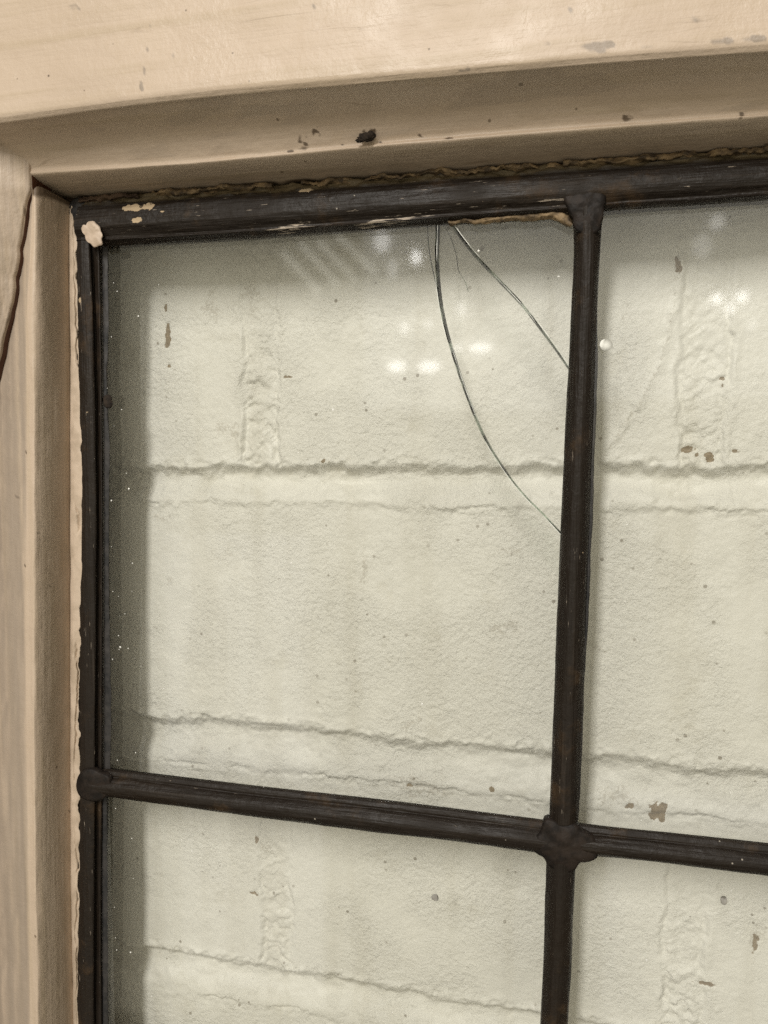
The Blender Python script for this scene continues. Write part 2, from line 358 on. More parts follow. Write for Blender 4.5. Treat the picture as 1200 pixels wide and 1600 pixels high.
def wall_height(u, v):
    """paint surface in mm towards the room, plus wear masks"""
    ue = u + 0.9 * fbm(u / 9, v / 9, 3, 3) + 0.35 * fbm(u / 2.2, v / 2.2, 5, 2)
    ve = v + 0.8 * fbm(u / 11, v / 9, 11, 3) + 0.40 * fbm(u / 2.4, v / 2.4, 17, 2)
    H = 0.35 * fbm(u / 34, v / 30, 21, 3) + 0.10 * fbm(u / 5.5, v / 5.5, 27, 3) + 0.045 * fbm(u / 1.7, v / 1.5, 33, 2)
    for ci, (zl, zh, perps) in enumerate(COURSES):
        inc = (ve > zl - 1) & (ve < zh + 1)
        for pi, (a, b) in enumerate(perps):
            d = np.minimum(ue - a, b - ue)                       # inside joint > 0
            m = sstep(-1.6, 1.8, d) * inc
            low = sstep(zh, zl, ve) ** 1.3                        # rougher towards the foot of the joint
            k0 = 400 + 31 * ci + 7 * pi
            rip = fbm(u / 6.5 + 0.02 * (v - zl), (v + 0.10 * np.abs(u - (a + b) / 2) ** 1.5 + 3.2 * fbm(u / 5, v / 5, k0, 3)) / 1.7, k0 + 1, 2)
            H = H + m * (-0.32 - 0.22 * fbm(u / 9, v / 14, k0 + 2, 2) + (0.12 + 0.36 * low) * rip + (0.08 + 0.24 * low) * fbm(u / 2.0, v / 1.8, k0 + 9, 3))
            for e, sg in ((a, 1), (b, -1)):
                x_ = (ue - e) * sg
                st_ = (0.65 + 1.0 * low) * (0.75 + 0.6 * fbm(u / 4, v / 7, k0 + 3 + sg, 2)) * inc
                H = H - 0.34 * st_ * np.exp(-((x_ - 0.5) / 0.7) ** 2) + 0.26 * st_ * np.exp(-((x_ + 1.0) / 0.9) ** 2)
    for bi, (lo, hi) in enumerate(BEDS):
        hi_w = hi + 0.8 * fbm(u / 16, u * 0 + bi, 61, 3); lo_w = lo + 0.7 * fbm(u / 14, u * 0 + bi + 5, 67, 3)
        du = hi_w - (v + 0.55 * fbm(u / 3.0, v / 3.0, 71, 3))     # below the upper brick's arris
        dl = (v + 0.45 * fbm(u / 2.4, v / 2.4, 73, 3)) - lo_w
        soft = [1.0, 1.1, 0.85, 0.95][bi]
        inside = sstep(-0.9, 0.6, du) * sstep(-1.6, 0.4, dl)
        prof = -2.5 * soft * sstep(-0.6, 3.2, du) + 3.0 * soft * sstep(4.0, hi - lo - 0.6, du)
        prof = prof + 0.26 * fbm(u / 7, v / 3.5, 79, 3) + 0.22 * fbm(u / 2.2, v / 1.8, 83, 3) * sstep(6.5, 1.0, du)
        H = H * (1 - inside) + inside * prof
        ar = np.exp(-((du + 1.0) / 1.2) ** 2)                      # lumpy arris above
        H = H + ar * soft * (0.22 + 0.50 * fbm(u / 2.4, v / 1.7, 89, 4))
        gate = sstep(-0.15, 0.25, fbm(u / 12, v * 0 + bi * 3.3, 97, 2))
        H = H - np.exp(-((dl + 0.15) / 0.36) ** 2) * 0.70 * gate
        H = H + np.exp(-((dl + 1.3) / 0.9) ** 2) * 0.28 * (fbm(u / 2.6, v / 2.6, 101, 2))
    stain = np.zeros_like(u); grit = np.zeros_like(u)
    for k, ((x, y), a, b, s) in enumerate(CHIPS):
        cx, cy = wpx(x, y)
        r = np.hypot((u - cx + 0.5 * a * fbm(u / 1.5, v / 1.5, 301 + k, 3)) / a, (v - cy + 0.5 * b * fbm(u / 1.5, v / 1.5, 351 + k, 3)) / b)
        m = s * (1 - sstep(0.5, 1.35, r)); stain = np.maximum(stain, m)
        H = H - 0.35 * m
    for k, ((x, y), a, b) in enumerate(GRIT):
        cx, cy = wpx(x, y); r = np.hypot((u - cx + 2.2 * fbm(u / 5, v / 5, 401 + k, 3)) / a / 1.3, (v - cy + 2.2 * fbm(u / 5, v / 5, 431 + k, 3)) / b / 1.3)
        m = 0.75 * (1 - sstep(0.0, 1.2, r)); grit = np.maximum(grit, m); H = H + m * 0.16 * fbm(u / 1.6, v / 1.6, 107, 2)
    rd = seg_dist(u + 0.5 * fbm(u / 3, v / 3, 111, 2), v, RIDGE)
    rm = np.exp(-(rd / 1.1) ** 2); H = H + rm * (0.30 + 0.25 * fbm(u / 1.8, v / 1.8, 113, 2)); grit = np.maximum(grit, rm * 0.62)
    return H, stain, grit

def wall_piece(name, u0, u1, v0, v1):
    nu = max(3, int((u1 - u0) / STEP) + 1); nv = max(3, int((v1 - v0) / STEP) + 1)
    au, av = np.linspace(u0, u1, nu), np.linspace(v0, v1, nv); hu, hv = au[1] - au[0], av[1] - av[0]
    U, V = np.meshgrid(np.r_[u0 - hu, au, u1 + hu], np.r_[v0 - hv, av, v1 + hv], indexing='ij')
    H, st, gr = wall_height(U, V)
    gu = (H[2:, 1:-1] - H[:-2, 1:-1]) / (2 * hu); gv = (H[1:-1, 2:] - H[1:-1, :-2]) / (2 * hv)
    N = np.stack([-gu, -np.ones_like(gu), -gv], 2); N /= np.linalg.norm(N, axis=2, keepdims=True)
    U, V, H, st, gr = (q[1:-1, 1:-1] for q in (U, V, H, st, gr))
    P = np.stack([U, GAP * 1000 - H, V], 2) * 0.001
    verts = P.reshape(-1, 3); F = [tuple(f) for f in grid_faces(nu, nv, True)]
    nb = len(verts); rim = [i * nv for i in range(nu)] + [(nu - 1) * nv + j for j in range(1, nv)] + [i * nv + nv - 1 for i in range(nu - 2, -1, -1)] + [j for j in range(nv - 2, 0, -1)]
    front = verts[rim].copy(); back = front.copy(); back[:, 1] = GAP + 0.06
    verts = np.concatenate([verts, front, back]); k = len(rim)
    for q in range(k): F.append((nb + q, nb + (q + 1) % k, nb + k + (q + 1) % k, nb + k + q))
    F.append(tuple(nb + k + q for q in range(k)))
    z = np.zeros(2 * k)
    o = mesh_obj(name, verts, F, M['wall'], wall, True, {'stain': np.r_[st.ravel(), z], 'grit': np.r_[gr.ravel(), z]})
    nn = np.concatenate([N.reshape(-1, 3), np.tile((0, 1, 0), (2 * k, 1))])
    o.data.normals_split_custom_set_from_vertices([tuple(q) for q in nn])
    return o
for ci, (zl, zh, perps) in enumerate(COURSES):
    x = U0
    for a, b in perps:
        wall_piece('brick', x, a, zl, zh); wall_piece('mortar_joint', a, b, zl, zh); x = b
    wall_piece('brick', x, U1, zl, zh)
for lo, hi in BEDS: wall_piece('mortar_joint', U0, U1, lo, hi)

# ------------------------------------------------------------------ the window
win = bpy.data.objects.new('leaded_window', None); COL.objects.link(win)
win['label'] = 'old leaded window with cracked glass in a worn cream painted wooden frame'; win['category'] = 'window'; win['kind'] = 'thing'

# --- head of the frame: flat face, then a moulding stepping back to the glass
XS = (-260, 0, 300, 600, 900, 1200, 1420)
def hl(y0, y300, y600, y900, y1200):
    l = y0 + (y0 - y300) * 0.87; r = y1200 + (y1200 - y900) * 0.73
    return list(zip(XS, (l, y0, y300, y600, y900, y1200, r)))
Hd = {'a': hl(190, 152, 126, 100, 78), 'b': hl(263, 245, 217, 192, 171), 'c': hl(280, 260, 233, 209, 187), 'd': hl(316, 295, 274, 252, 232)}
FACE, RIDG = -0.0288, -0.0145
ridge_edge = L3(Hd['a'], FACE)
top_edge = [p + np.array([0, 0, 0.085]) for p in ridge_edge]
def spots(P, L):
    g = np.zeros(P.shape[:2])
    for (x, y, Y, a, b) in L:
        c = px(x, y, Y); r = np.hypot((P[..., 0] - c[0]) * 1000 / a, (P[..., 2] - c[2]) * 1000 / b)
        g = np.maximum(g, 1 - sstep(0.3, 1.2, r))
    return g
def head_attr(s, t, W, P):
    u, v = P[..., 0] * 1000, P[..., 2] * 1000
    gy = spots(P, [(92, 118, FACE, .35, 1.0), (222, 135, FACE, .55, 1.6), (852, 68, FACE, 1.6, 1.0), (940, 72, FACE, 5.0, 1.4), (1020, 70, FACE, 3.5, .7), (1130, 62, FACE, 3, .8), (1180, 62, FACE, 4, .6), (890, 20, FACE, 1.4, 1.3), (690, 148, FACE, 2, .5), (120, 10, FACE, 3, 1), (270, 82, FACE, 1.0, 2.2), (305, 92, FACE, .5, .5), (495, 10, FACE, 1.6, 1.2), (340, 150, FACE, .8, .4), (725, 108, FACE, 1.6, .4), (600, 137, FACE, 3, .35), (1080, 30, FACE, 3, .8), (160, 153, FACE, .5, .3)])
    gy = gy * (0.55 + 0.9 * fbm(u / 1.6, v / 1.2, 201, 3))
    cr = seg_dist(u + 0.35 * fbm(v / 3, v / 5, 205, 2), v, [tuple((px(x, y, FACE) * 1000)[[0, 2]]) for x, y in ((236, 0), (232, 50), (228, 95), (222, 140))])
    gy = np.maximum(gy, np.exp(-(cr / 0.30) ** 2) * sstep(-0.25, 0.2, fbm(u / 2, v / 3.5, 207, 2)) * 1.0)
    return {'grey': gy, 'grime': np.zeros_like(gy), 'dark': np.zeros_like(gy)}
def head_disp(s, t, W, P):
    u, v = P[..., 0] * 1000, P[..., 2] * 1000
    return 0.20 * fbm(u / 40, v / 16, 211, 3) + 0.05 * fbm(u / 6, v / 2.5, 213, 3)
back_top = [p + np.array([0, 0.030, 0]) for p in top_edge]
rail = loft('head_rail', [back_top, top_edge, [p + np.array([0, 0, 0.012]) for p in ridge_edge], [p + np.array([0, 0, 0.0012]) for p in ridge_edge],
            [p + np.array([0, 0.0010, 0.0001]) for p in ridge_edge], [p + np.array([0, 0.012, 0.004]) for p in ridge_edge]], 300, [4, 70, 10, 5, 4], M['wood_x'], win, head_disp, head_attr, smooth_across=False, cap=False)

def mold_attr(s, t, W, P):
    u, v = P[..., 0] * 1000, P[..., 2] * 1000
    gm = spots(P, [(472, 222, -.016, 2.2, 2.0), (492, 205, -.018, 1.2, 1.5), (455, 238, -.0145, 1.2, .5), (532, 224, -.016, .35, .45), (655, 205, -.018, 1.0, .6), (980, 183, -.016, 1.6, .7), (1160, 180, -.0145, .9, .7), (404, 213, -.018, .4, .3), (700, 210, -.017, 1.5, .6), (140, 184, -.024, .7, .3), (572, 204, -.018, 2.4, 1.1), (585, 222, -.0155, 2.2, .4)])
    gm = gm * (0.5 + 1.3 * fbm(u / 0.9, v / 0.8, 221, 3))
    edge = sstep(4.75, 5.0, t) * (0.45 + 0.5 * fbm(u / 7, v * 0, 223, 3))
    return {'grime': np.clip(np.maximum(gm, edge), 0, 1), 'grey': 0.40 * sstep(0.1, 0.6, fbm(u / 22, v / 3, 225, 3)) * (t < 3), 'dark': np.zeros_like(gm)}
def mold_disp(s, t, W, P):
    u = P[..., 0] * 1000
    return 0.14 * fbm(u / 26, t * 0.7, 231, 3) + 0.05 * fbm(u / 5, t * 2.5, 233, 3) + (t > 4.6) * 0.35 * fbm(u / 3.5, t, 235, 3) * (t - 4.6)
def mixl(a, b, k, dy=0, dz=0): return [p * (1 - k) + q * k + np.array([0, dy, dz]) for p, q in zip(a, b)]
A_, B_, C_, D_ = L3(Hd['a'], FACE + 0.0012), L3(Hd['b'], RIDG - 0.0008), L3(Hd['c'], RIDG + 0.0002), L3(Hd['d'], -0.0020)
ml = [[p + np.array([0, 0.0, 0.0006]) for p in A_], A_, mixl(A_, B_, 0.5, 0.0018, 0.0010), B_, C_, D_, [p + np.array([0, 0.008, 0.001]) for p in D_]]
head_mould = loft('moulding', ml, 320, [2, 10, 14, 8, 12, 4], M['wood_x'], rail, mold_disp, mold_attr, cap=False)

# --- left stile: outer face, a split along it, then the bead with its rounded nose
YS = (230, 420, 600, 800, 1100, 1350, 1600, 1800)
crack_l = [(47, 225), (45, 270), (45, 300), (35, 332), (33, 345), (28, 385), (25, 400), (20, 450), (17, 470), (11, 505), (-2, 552), (-14, 620), (-22, 760), (-26, 1000), (-26, 1350), (-22, 1600), (-20, 1800)]
crack_r = [(52, 270), (51, 289), (50, 303), (40, 342), (31, 393), (24, 452), (15, 508), (2, 556), (-10, 622), (-16, 760), (-20, 1000), (-20, 1350), (-16, 1600), (-14, 1800)]
SF = -0.0165
def jag(K, seed, amp):                                             # splits in wood wander
    k = np.array(K, float); t = np.linspace(0, 1, 90); d = np.linspace(0, 1, len(k))
    q = np.stack([np.interp(t, d, k[:, 0]), np.interp(t, d, k[:, 1])], 1)
    q[:, 0] += amp * fbm(q[:, 1] / 24, q[:, 1] * 0 + seed, seed, 3) * sstep(0.0, 0.08, t); return [tuple(p) for p in q]
crack_r = jag([(x + 1.5, y) for x, y in crack_r], 603, 2.6); crack_l = jag(crack_l, 603, 2.2)
stl = [(p + np.array([-0.075, -0.014, 0.012])) for p in L3(crack_l, SF)]
cl_ = L3(crack_l, SF + 0.0006)
def off(l, x=0, y=0, z=0): return [p + np.array([x, y, z]) for p in l]
def stile_attr(s, t, W, P):
    u, v = P[..., 0] * 1000, P[..., 2] * 1000
    e = sstep(3.55, 3.95, t) * sstep(-0.1, .4, fbm(v / 5, t, 241, 3)) * 0.6
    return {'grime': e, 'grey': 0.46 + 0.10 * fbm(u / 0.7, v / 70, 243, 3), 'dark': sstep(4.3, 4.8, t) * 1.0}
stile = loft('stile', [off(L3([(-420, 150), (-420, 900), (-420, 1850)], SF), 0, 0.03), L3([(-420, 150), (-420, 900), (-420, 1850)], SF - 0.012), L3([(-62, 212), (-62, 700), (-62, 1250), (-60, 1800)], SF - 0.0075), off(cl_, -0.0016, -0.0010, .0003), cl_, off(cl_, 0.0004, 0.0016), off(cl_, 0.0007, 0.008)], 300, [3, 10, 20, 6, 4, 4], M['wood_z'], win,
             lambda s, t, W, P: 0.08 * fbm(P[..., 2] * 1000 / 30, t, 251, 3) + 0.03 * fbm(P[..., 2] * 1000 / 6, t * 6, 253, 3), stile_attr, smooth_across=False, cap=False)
b0 = L3(crack_r, SF + 0.0030)
n1 = [(51, 296), (48, 400), (44, 470), (43, 580), (43, 760), (42, 960), (42, 1100), (45, 1350), (49, 1600), (52, 1800)]
n2 = [(64, 292), (63, 400), (63, 470), (62, 580), (62, 760), (62, 960), (61, 1100), (63, 1350), (67, 1600), (70, 1800)]
n3 = [(112, 318), (108, 400), (109, 470), (110, 580), (110, 760), (110, 960), (110, 1100), (112, 1350), (116, 1600), (119, 1800)]
N1, N2, N3 = L3(n1, RIDG - 0.0006), L3(n2, RIDG + 0.0004), L3(n3, -0.0022)
def bead_attr(s, t, W, P):
    u, v = P[..., 0] * 1000, P[..., 2] * 1000
    g = spots(P, [(16, 778, -.018, .5, .9), (32, 884, -.017, .6, .7), (43, 705, -.0145, .5, .6), (105, 1170, -.004, .5, .5), (105, 1270, -.004, .4, .4), (108, 1300, -.004, .4, 2.5), (58, 795, -.0145, .5, 1.4), (60, 840, -.0145, .5, 1.6), (12, 775, -.018, .6, .6), (80, 915, -.01, .3, .8)])
    g = g * (0.6 + 1.0 * fbm(u / 0.8, v / 1.0, 261, 3))
    top = sstep(66.0, 69.5, v + 0.7 * fbm(u / 1.6, v / 3, 263, 2))
    ln = np.exp(-((t - 0.55) / 0.03) ** 2) * 0.75 * sstep(-.1, .4, fbm(v / 30, t * 0, 265, 2))
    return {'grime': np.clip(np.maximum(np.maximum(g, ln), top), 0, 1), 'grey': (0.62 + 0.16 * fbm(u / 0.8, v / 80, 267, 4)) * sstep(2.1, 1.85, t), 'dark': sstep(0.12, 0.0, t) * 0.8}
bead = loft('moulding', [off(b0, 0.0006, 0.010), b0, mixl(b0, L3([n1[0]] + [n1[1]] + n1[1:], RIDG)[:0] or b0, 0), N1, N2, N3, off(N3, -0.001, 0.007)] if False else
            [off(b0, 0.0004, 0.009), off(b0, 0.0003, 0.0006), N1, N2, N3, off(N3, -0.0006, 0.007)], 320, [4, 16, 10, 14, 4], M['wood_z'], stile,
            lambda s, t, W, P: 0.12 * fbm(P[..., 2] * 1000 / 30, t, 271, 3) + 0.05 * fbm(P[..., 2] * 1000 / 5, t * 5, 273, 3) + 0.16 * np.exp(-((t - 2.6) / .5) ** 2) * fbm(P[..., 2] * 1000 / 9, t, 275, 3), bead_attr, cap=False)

# --- dark rebate behind, holding glass and mouldings
def box(name, x0, x1, y0, y1, z0, z1, mat, parent):
    v = [(x, y, z) for x in (x0, x1) for y in (y0, y1) for z in (z0, z1)]
    f = [(0, 1, 3, 2), (4, 6, 7, 5), (0, 4, 5, 1), (2, 3, 7, 6), (0, 2, 6, 4), (1, 5, 7, 3)]
    bm = bmesh.new(); vs = [bm.verts.new(q) for q in v]
    for q in f: bm.faces.new([vs[i] for i in q])
    bmesh.ops.recalc_face_normals(bm, faces=bm.faces)
    bmesh.ops.bevel(bm, geom=list(bm.edges), offset=0.0006, segments=2, affect='EDGES')
    me = bpy.data.meshes.new(name); bm.to_mesh(me); bm.free(); me.materials.append(mat)
    o = bpy.data.objects.new(name, me); COL.objects.link(o); o.parent = parent; return o
box('rebate', -0.215, -0.1520, 0.0022, 0.018, -0.245, 0.0605, M['darkwood'], stile)
box('rebate', -0.215, 0.105, 0.0024, 0.0182, 0.0615, 0.130, M['darkwood'], rail)
box('backing', -0.215, -0.1385, -0.0008, 0.0015, -0.245, 0.075, M['darkwood'], stile)

# --- cames
def scr(P, L):
    g = np.zeros(P.shape[:2])
    for (x, y, Y, a, b, rot, s) in L:
        c = px(x, y, Y); dx = (P[..., 0] - c[0]) * 1000; dz = (P[..., 2] - c[2]) * 1000
        ca, sa = math.cos(rot), math.sin(rot); r = np.hypot((dx * ca + dz * sa) / a, (-dx * sa + dz * ca) / b)
        g = np.maximum(g, s * (1 - sstep(0.2, 1.1, r)))
    return g
def lead_attr(scrapes=(), paints=(), crust=None):
    def f(s, t, W, P):
        z = np.zeros(P.shape[:2])
        return {'scrape': np.maximum(0.32, scr(P, scrapes)) if scrapes else z + 0.18, 'paint': scr(P, paints) if paints else z, 'crust': crust(s, t, P) if crust else z}
    return f
# head border came
X2 = (128, 300, 600, 900, 1200, 1420)
tt = L3(list(zip(X2, (309, 297, 276, 254, 234, 218))), -0.0026)
tb = L3(list(zip(X2, (386, 377, 357, 334, 313, 298))), -0.0014)
X3 = (128, 170, 300, 430, 560, 720, 900, 1200, 1420)
tb = L3(list(zip(X3, (386, 384, 378, 370, 360, 346, 336, 314, 299))), -0.0014)
border_head = loft('border_came', [off(tt, 0, 0.004, 0.001), tt, mixl(tt, poly_resample(tb, len(tt)), 0.16, -0.0012), mixl(tt, poly_resample(tb, len(tt)), 0.36, -0.0028), mixl(tt, poly_resample(tb, len(tt)), 0.66, -0.0036),
                   mixl(tt, poly_resample(tb, len(tt)), 0.86, -0.0022), mixl(tt, poly_resample(tb, len(tt)), 0.92, -0.0026), mixl(tt, poly_resample(tb, len(tt)), 0.975, -0.0012), poly_resample(tb, len(tt)), off(poly_resample(tb, len(tt)), 0, 0.003, 0.0003)], 420, [2, 8, 8, 10, 8, 5, 5, 3, 2],
                   M['lead_x'], win, lambda s, t, W, P: 0.16 * fbm(s / 20, t, 301, 3) + 0.05 * fbm(s / 4, t * 3, 303, 3) + (t < 2.2) * (t > .5) * 0.55 * fbm(s / 5, t * 1.6, 305, 4),
                   lead_attr([(455, 357, -.003, 11, 2.0, .09, 1.0), (615, 345, -.003, 20, 1.7, .1, 1.0), (850, 318, -.003, 16, 1.0, .06, .8), (1000, 318, -.003, 10, .4, .06, .5), (560, 322, -.005, 14, .4, .08, .45), (180, 375, -.003, 6, .5, .03, .45), (420, 330, -.005, 14, .4, .05, .4)],
                             [(218, 325, -.004, 6.5, 2.2, .0, .85), (214, 344, -.005, 3.2, 1.3, .0, .7), (255, 331, -.005, 1.3, .6, 0, .65), (360, 303, -.004, 5, .7, .1, .55), (480, 297, -.004, 6, .7, .1, .55)], lambda s, t, P: sstep(2.9, 1.2, t)), cap=False)
# ragged dried putty line above the head came
def rag(x0, x1, y0, y1, n, th, seed, Y, name, mat, parent, amp=0.5):
    xs = np.linspace(x0, x1, n); ys = np.interp(xs, (128, 300, 600, 900, 1200, 1420), (309, 296, 275, 253, 233, 217))
    top = [px(x, y + y0, Y) for x, y in zip(xs, ys)]; bot = [px(x, y + y1, Y - 0.0006) for x, y in zip(xs, ys)]
    mid = [(a + b) / 2 + np.array([0, -th, 0]) for a, b in zip(top, bot)]
    def dsp(s, t, W, P): return amp * fbm(s / 3.2, t * 1.3 + seed, seed, 4)
    o = loft(name, [off(top, 0, .001), top, mid, bot, off(bot, 0, .0015)], max(40, int(abs(x1 - x0) * 0.5)), [2, 5, 5, 2], mat, parent, dsp, cap=False)
    me = o.data; co_ = np.zeros(len(me.vertices) * 3); me.vertices.foreach_get('co', co_); co_ = co_.reshape(-1, 3)
    u = co_[:, 0] * 1000; co_[:, 2] += 0.001 * amp * (0.9 * fbm(u / 4, u * 0 + seed, seed + 3, 4) + 0.5 * fbm(u / 1.1, u * 0, seed + 9, 3)); co_[:, 1] += 0.0022 * np.clip(fbm(u / 9, u * 0 + seed, seed + 21, 3) + 0.05, 0, 1); me.vertices.foreach_set('co', co_.ravel()); me.update(); return o
rag(200, 425, -3, 3, 20, .0004, 311, -0.0040, 'putty_ridge', M['crust'], win, 0.45)
rag(470, 900, -2, 3, 30, .0003, 317, -0.0042, 'putty_ridge', M['crust'], win, 0.5)
rag(880, 1420, -3, 3, 30, .0004, 323, -0.0042, 'putty_ridge', M['crust'], win, 0.4)
rag(122, 215, -2, 4, 12, .0004, 327, -0.0042, 'putty_ridge', M['darkwood'], win, 0.5)

# left border came
yl = (322, 380, 470, 580, 700, 850, 1000, 1200, 1400, 1600, 1800)
def vl(xs, Y): return L3(list(zip(xs, yl)), Y)
v0 = vl((114, 118, 120, 121, 124, 125, 122, 124, 122, 120, 123), -0.0026)
v1 = vl((124, 126, 128, 130, 133, 133, 131, 131, 130, 128, 131), -0.0040)
v2 = vl((134, 138, 143, 146, 148, 149, 148, 147, 146, 145, 148), -0.0036)
v3 = vl((140, 144, 147, 150, 152, 153, 152, 151, 150, 150, 153), -0.0018)
v4 = vl((148, 152, 155, 157, 158, 159, 158, 157, 156, 157, 160), -0.0026)
v5 = vl((154, 158, 160, 161, 162, 163, 163, 162, 161, 162, 165), -0.0012)
border_stile = loft('border_came', [off(v0, -.0005, .004), v0, v1, v2, v3, v4, v5, off(v5, -.0003, .003)], 480, [2, 6, 6, 5, 5, 5, 2], M['lead_z'], win,
                    lambda s, t, W, P: 0.12 * fbm(s / 22, t, 331, 3) + 0.05 * fbm(s / 4, t * 4, 333, 3),
                    lead_attr([(157, 520, -.003, .35, 20, 0, .62), (156, 900, -.003, .35, 24, 0, .55), (148, 920, -.003, .3, 4, 0, .9), (147, 1360, -.003, .5, 7, 0, .8), (152, 1450, -.003, .4, 16, 0, .6), (136, 1260, -.003, .8, 2, 0, .85), (128, 480, -.004, 1.0, 12, .05, .5), (135, 560, -.004, 1.2, 10, 0, .5)],
                              [(125, 470, -.004, .9, 4, 0, .55)], None), cap=False)
# pinkish putty strip between bead and came, with its hairline split
p0 = vl((107, 108, 109, 110, 110, 110, 110, 110, 111, 115, 118), -0.0024)
p1 = vl((112, 113, 114, 114, 115, 115, 114, 114, 115, 118, 121), -0.0036)
p2 = vl((117, 119, 124, 127, 130, 130, 124, 125, 124, 122, 124), -0.0034)
p3 = vl((118, 120, 125, 129, 132, 132, 125, 126, 125, 123, 125), -0.0020)
def putty_disp(s, t, W, P):
    v = P[..., 2] * 1000
    c = 2.35 + 0.35 * fbm(v / 18, v * 0, 341, 3) + 0.1 * fbm(v / 2, v * 0, 343, 2)
    return 0.10 * fbm(s / 8, t * 2, 345, 3) - 0.9 * np.exp(-((t - c) / 0.075) ** 2) * sstep(-.35, .1, fbm(v / 16, v * 0 + 4, 347, 2))
putty = loft('putty', [off(p0, 0, .002), p0, p1, p2, p3, off(p3, 0, .002)], 520, [2, 6, 34, 4, 2], M['putty'], win, putty_disp, cap=False)
def edge_rag(o, axis, amp, scale, seed, sel):
    me = o.data; c = np.zeros(len(me.vertices) * 3); me.vertices.foreach_get('co', c); c = c.reshape(-1, 3)
    q = c[:, 2] * 1000
    c[:, axis] += 0.001 * amp * fbm(q / scale, q * 0 + seed, seed, 4) * sel(c); me.vertices.foreach_set('co', c.ravel()); me.update()
qx = np.interp(np.array([v.co.z for v in putty.data.vertices]), [p[2] for p in p1][::-1], [p[0] for p in p1][::-1])
edge_rag(putty, 0, 0.75, 3.2, 351, lambda c: np.clip((c[:, 0] - qx) / 0.0018, 0, 1))

def half_came(name, e0, e1, h, n, mat, seed, attr=None, lip=0.0, Y=-0.0016, sgn=1):
    a = L3(e0, Y); b = poly_resample(L3(e1, Y), len(a)); a = np.array(a)
    prof = [(0.0, 0.0), (0.03, 0.28), (0.12, 0.55), (0.30, 0.88), (0.52, 1.0), (0.74, 0.86), (0.90, 0.55), (0.97, 0.28), (1.0, 0.0)]
    if lip: prof = [(0.0, 0.0), (0.02, 0.25), (0.14, 0.42), (0.22, 0.40), (0.27, 0.62), (0.42, 0.94), (0.60, 1.0), (0.78, 0.86), (0.92, 0.52), (0.98, 0.25), (1.0, 0.0)]
    ls = [[p * (1 - k) + q * k + np.array([0, -h * f * sgn, 0]) for p, q in zip(a, b)] for k, f in prof]
    return loft(name, ls, n, 4, mat, win, lambda s, t, W, P: 0.10 * fbm(s / 18, t * .6, seed, 3) + 0.04 * fbm(s / 3.5, t * 2, seed + 3, 3), attr, cap=False) if sgn > 0 else \
        loft(name, ls, n, 2, mat, win, None, attr, cap=False)
za = lead_attr()
vle = [(894, 318), (897, 380), (891, 520), (885, 640), (877, 800), (871, 950), (865, 1110), (858, 1280)]
vre = [(942, 318), (938, 380), (932, 520), (928, 640), (921, 800), (916, 950), (911, 1110), (904, 1280)]
half_came('came', vle, vre, 0.0036, 300, M['lead_z'], 361, lead_attr([(910, 400, -.004, .5, 3, 0, .5), (905, 600, -.004, .4, 6, 0, .4)]))
vle2 = [(855, 1300), (852, 1400), (849, 1500), (844, 1600), (838, 1750)]; vre2 = [(902, 1300), (897, 1400), (893, 1500), (887, 1600), (881, 1750)]
half_came('came', vle2, vre2, 0.0036, 200, M['lead_z'], 371, za)
hte = [(150, 1198), (250, 1210), (400, 1228), (600, 1250), (760, 1270), (880, 1285)]; hbe = [(150, 1240), (250, 1254), (400, 1275), (600, 1300), (760, 1319), (880, 1336)]
half_came('came', hte, hbe, 0.0038, 300, M['lead_x'], 381, za, lip=1)
hte2 = [(880, 1283), (950, 1292), (1050, 1302), (1200, 1318), (1420, 1342)]; hbe2 = [(880, 1332), (950, 1337), (1050, 1347), (1200, 1366), (1420, 1392)]
half_came('came', hte2, hbe2, 0.0038, 200, M['lead_x'], 391, za, lip=1)
# rear leaves of the cames, behind the glass
for e0, e1, m in ((vle, vre, 'lead_z'), (vle2, vre2, 'lead_z'), (hte, hbe, 'lead_x'), (hte2, hbe2, 'lead_x')):
    half_came('came_rear_leaf', e0, e1, 0.0030, 60, M[m], 395, za, Y=0.0026, sgn=-1)

# solder joints: lumpy pads wrapping the crossings
def pad(name, outline, h, Y, seed, mat, base=0.0, parent=win):
    c = np.mean(outline, axis=0); n = 56; rings = 11
    th = np.array([math.atan2(-(y - c[1]), x - c[0]) for x, y in outline]); rr = np.array([math.hypot(x - c[0], y - c[1]) for x, y in outline])
    o = np.argsort(th); th = th[o]; rr = rr[o]
    T = np.linspace(-math.pi, math.pi, n, endpoint=False)
    RR = np.interp(T, np.r_[th - 2 * math.pi, th, th + 2 * math.pi], np.r_[rr, rr, rr])
    V = []; F = []
    for k in range(rings):
        q = 1 - k / (rings - 1)
        for t_, r_ in zip(T, RR):
            x = c[0] + math.cos(t_) * r_ * q; y = c[1] - math.sin(t_) * r_ * q
            hh = base + h * (1 - q ** 2.6) + (0 if k == 0 else 0.00022 * float(fbm(x / 14 + seed, y / 14, seed, 3)))
            V.append(px(x, y, Y) + np.array([0, -hh, 0]))
    for k in range(rings - 1):
        for i in range(n):
            F.append((k * n + i, k * n + (i + 1) % n, (k + 1) * n + (i + 1) % n, (k + 1) * n + i))
    nb = len(V)
    for t_, r_ in zip(T, RR): V.append(px(c[0] + math.cos(t_) * r_, c[1] - math.sin(t_) * r_, Y))
    for i in range(n): F.append((nb + i, nb + (i + 1) % n, (i + 1) % n, i))
    V.append(px(c[0], c[1], Y)); F += [(nb + (i + 1) % n, nb + i, len(V) - 1) for i in range(n)]
    return mesh_obj(name, V, F, mat, parent)
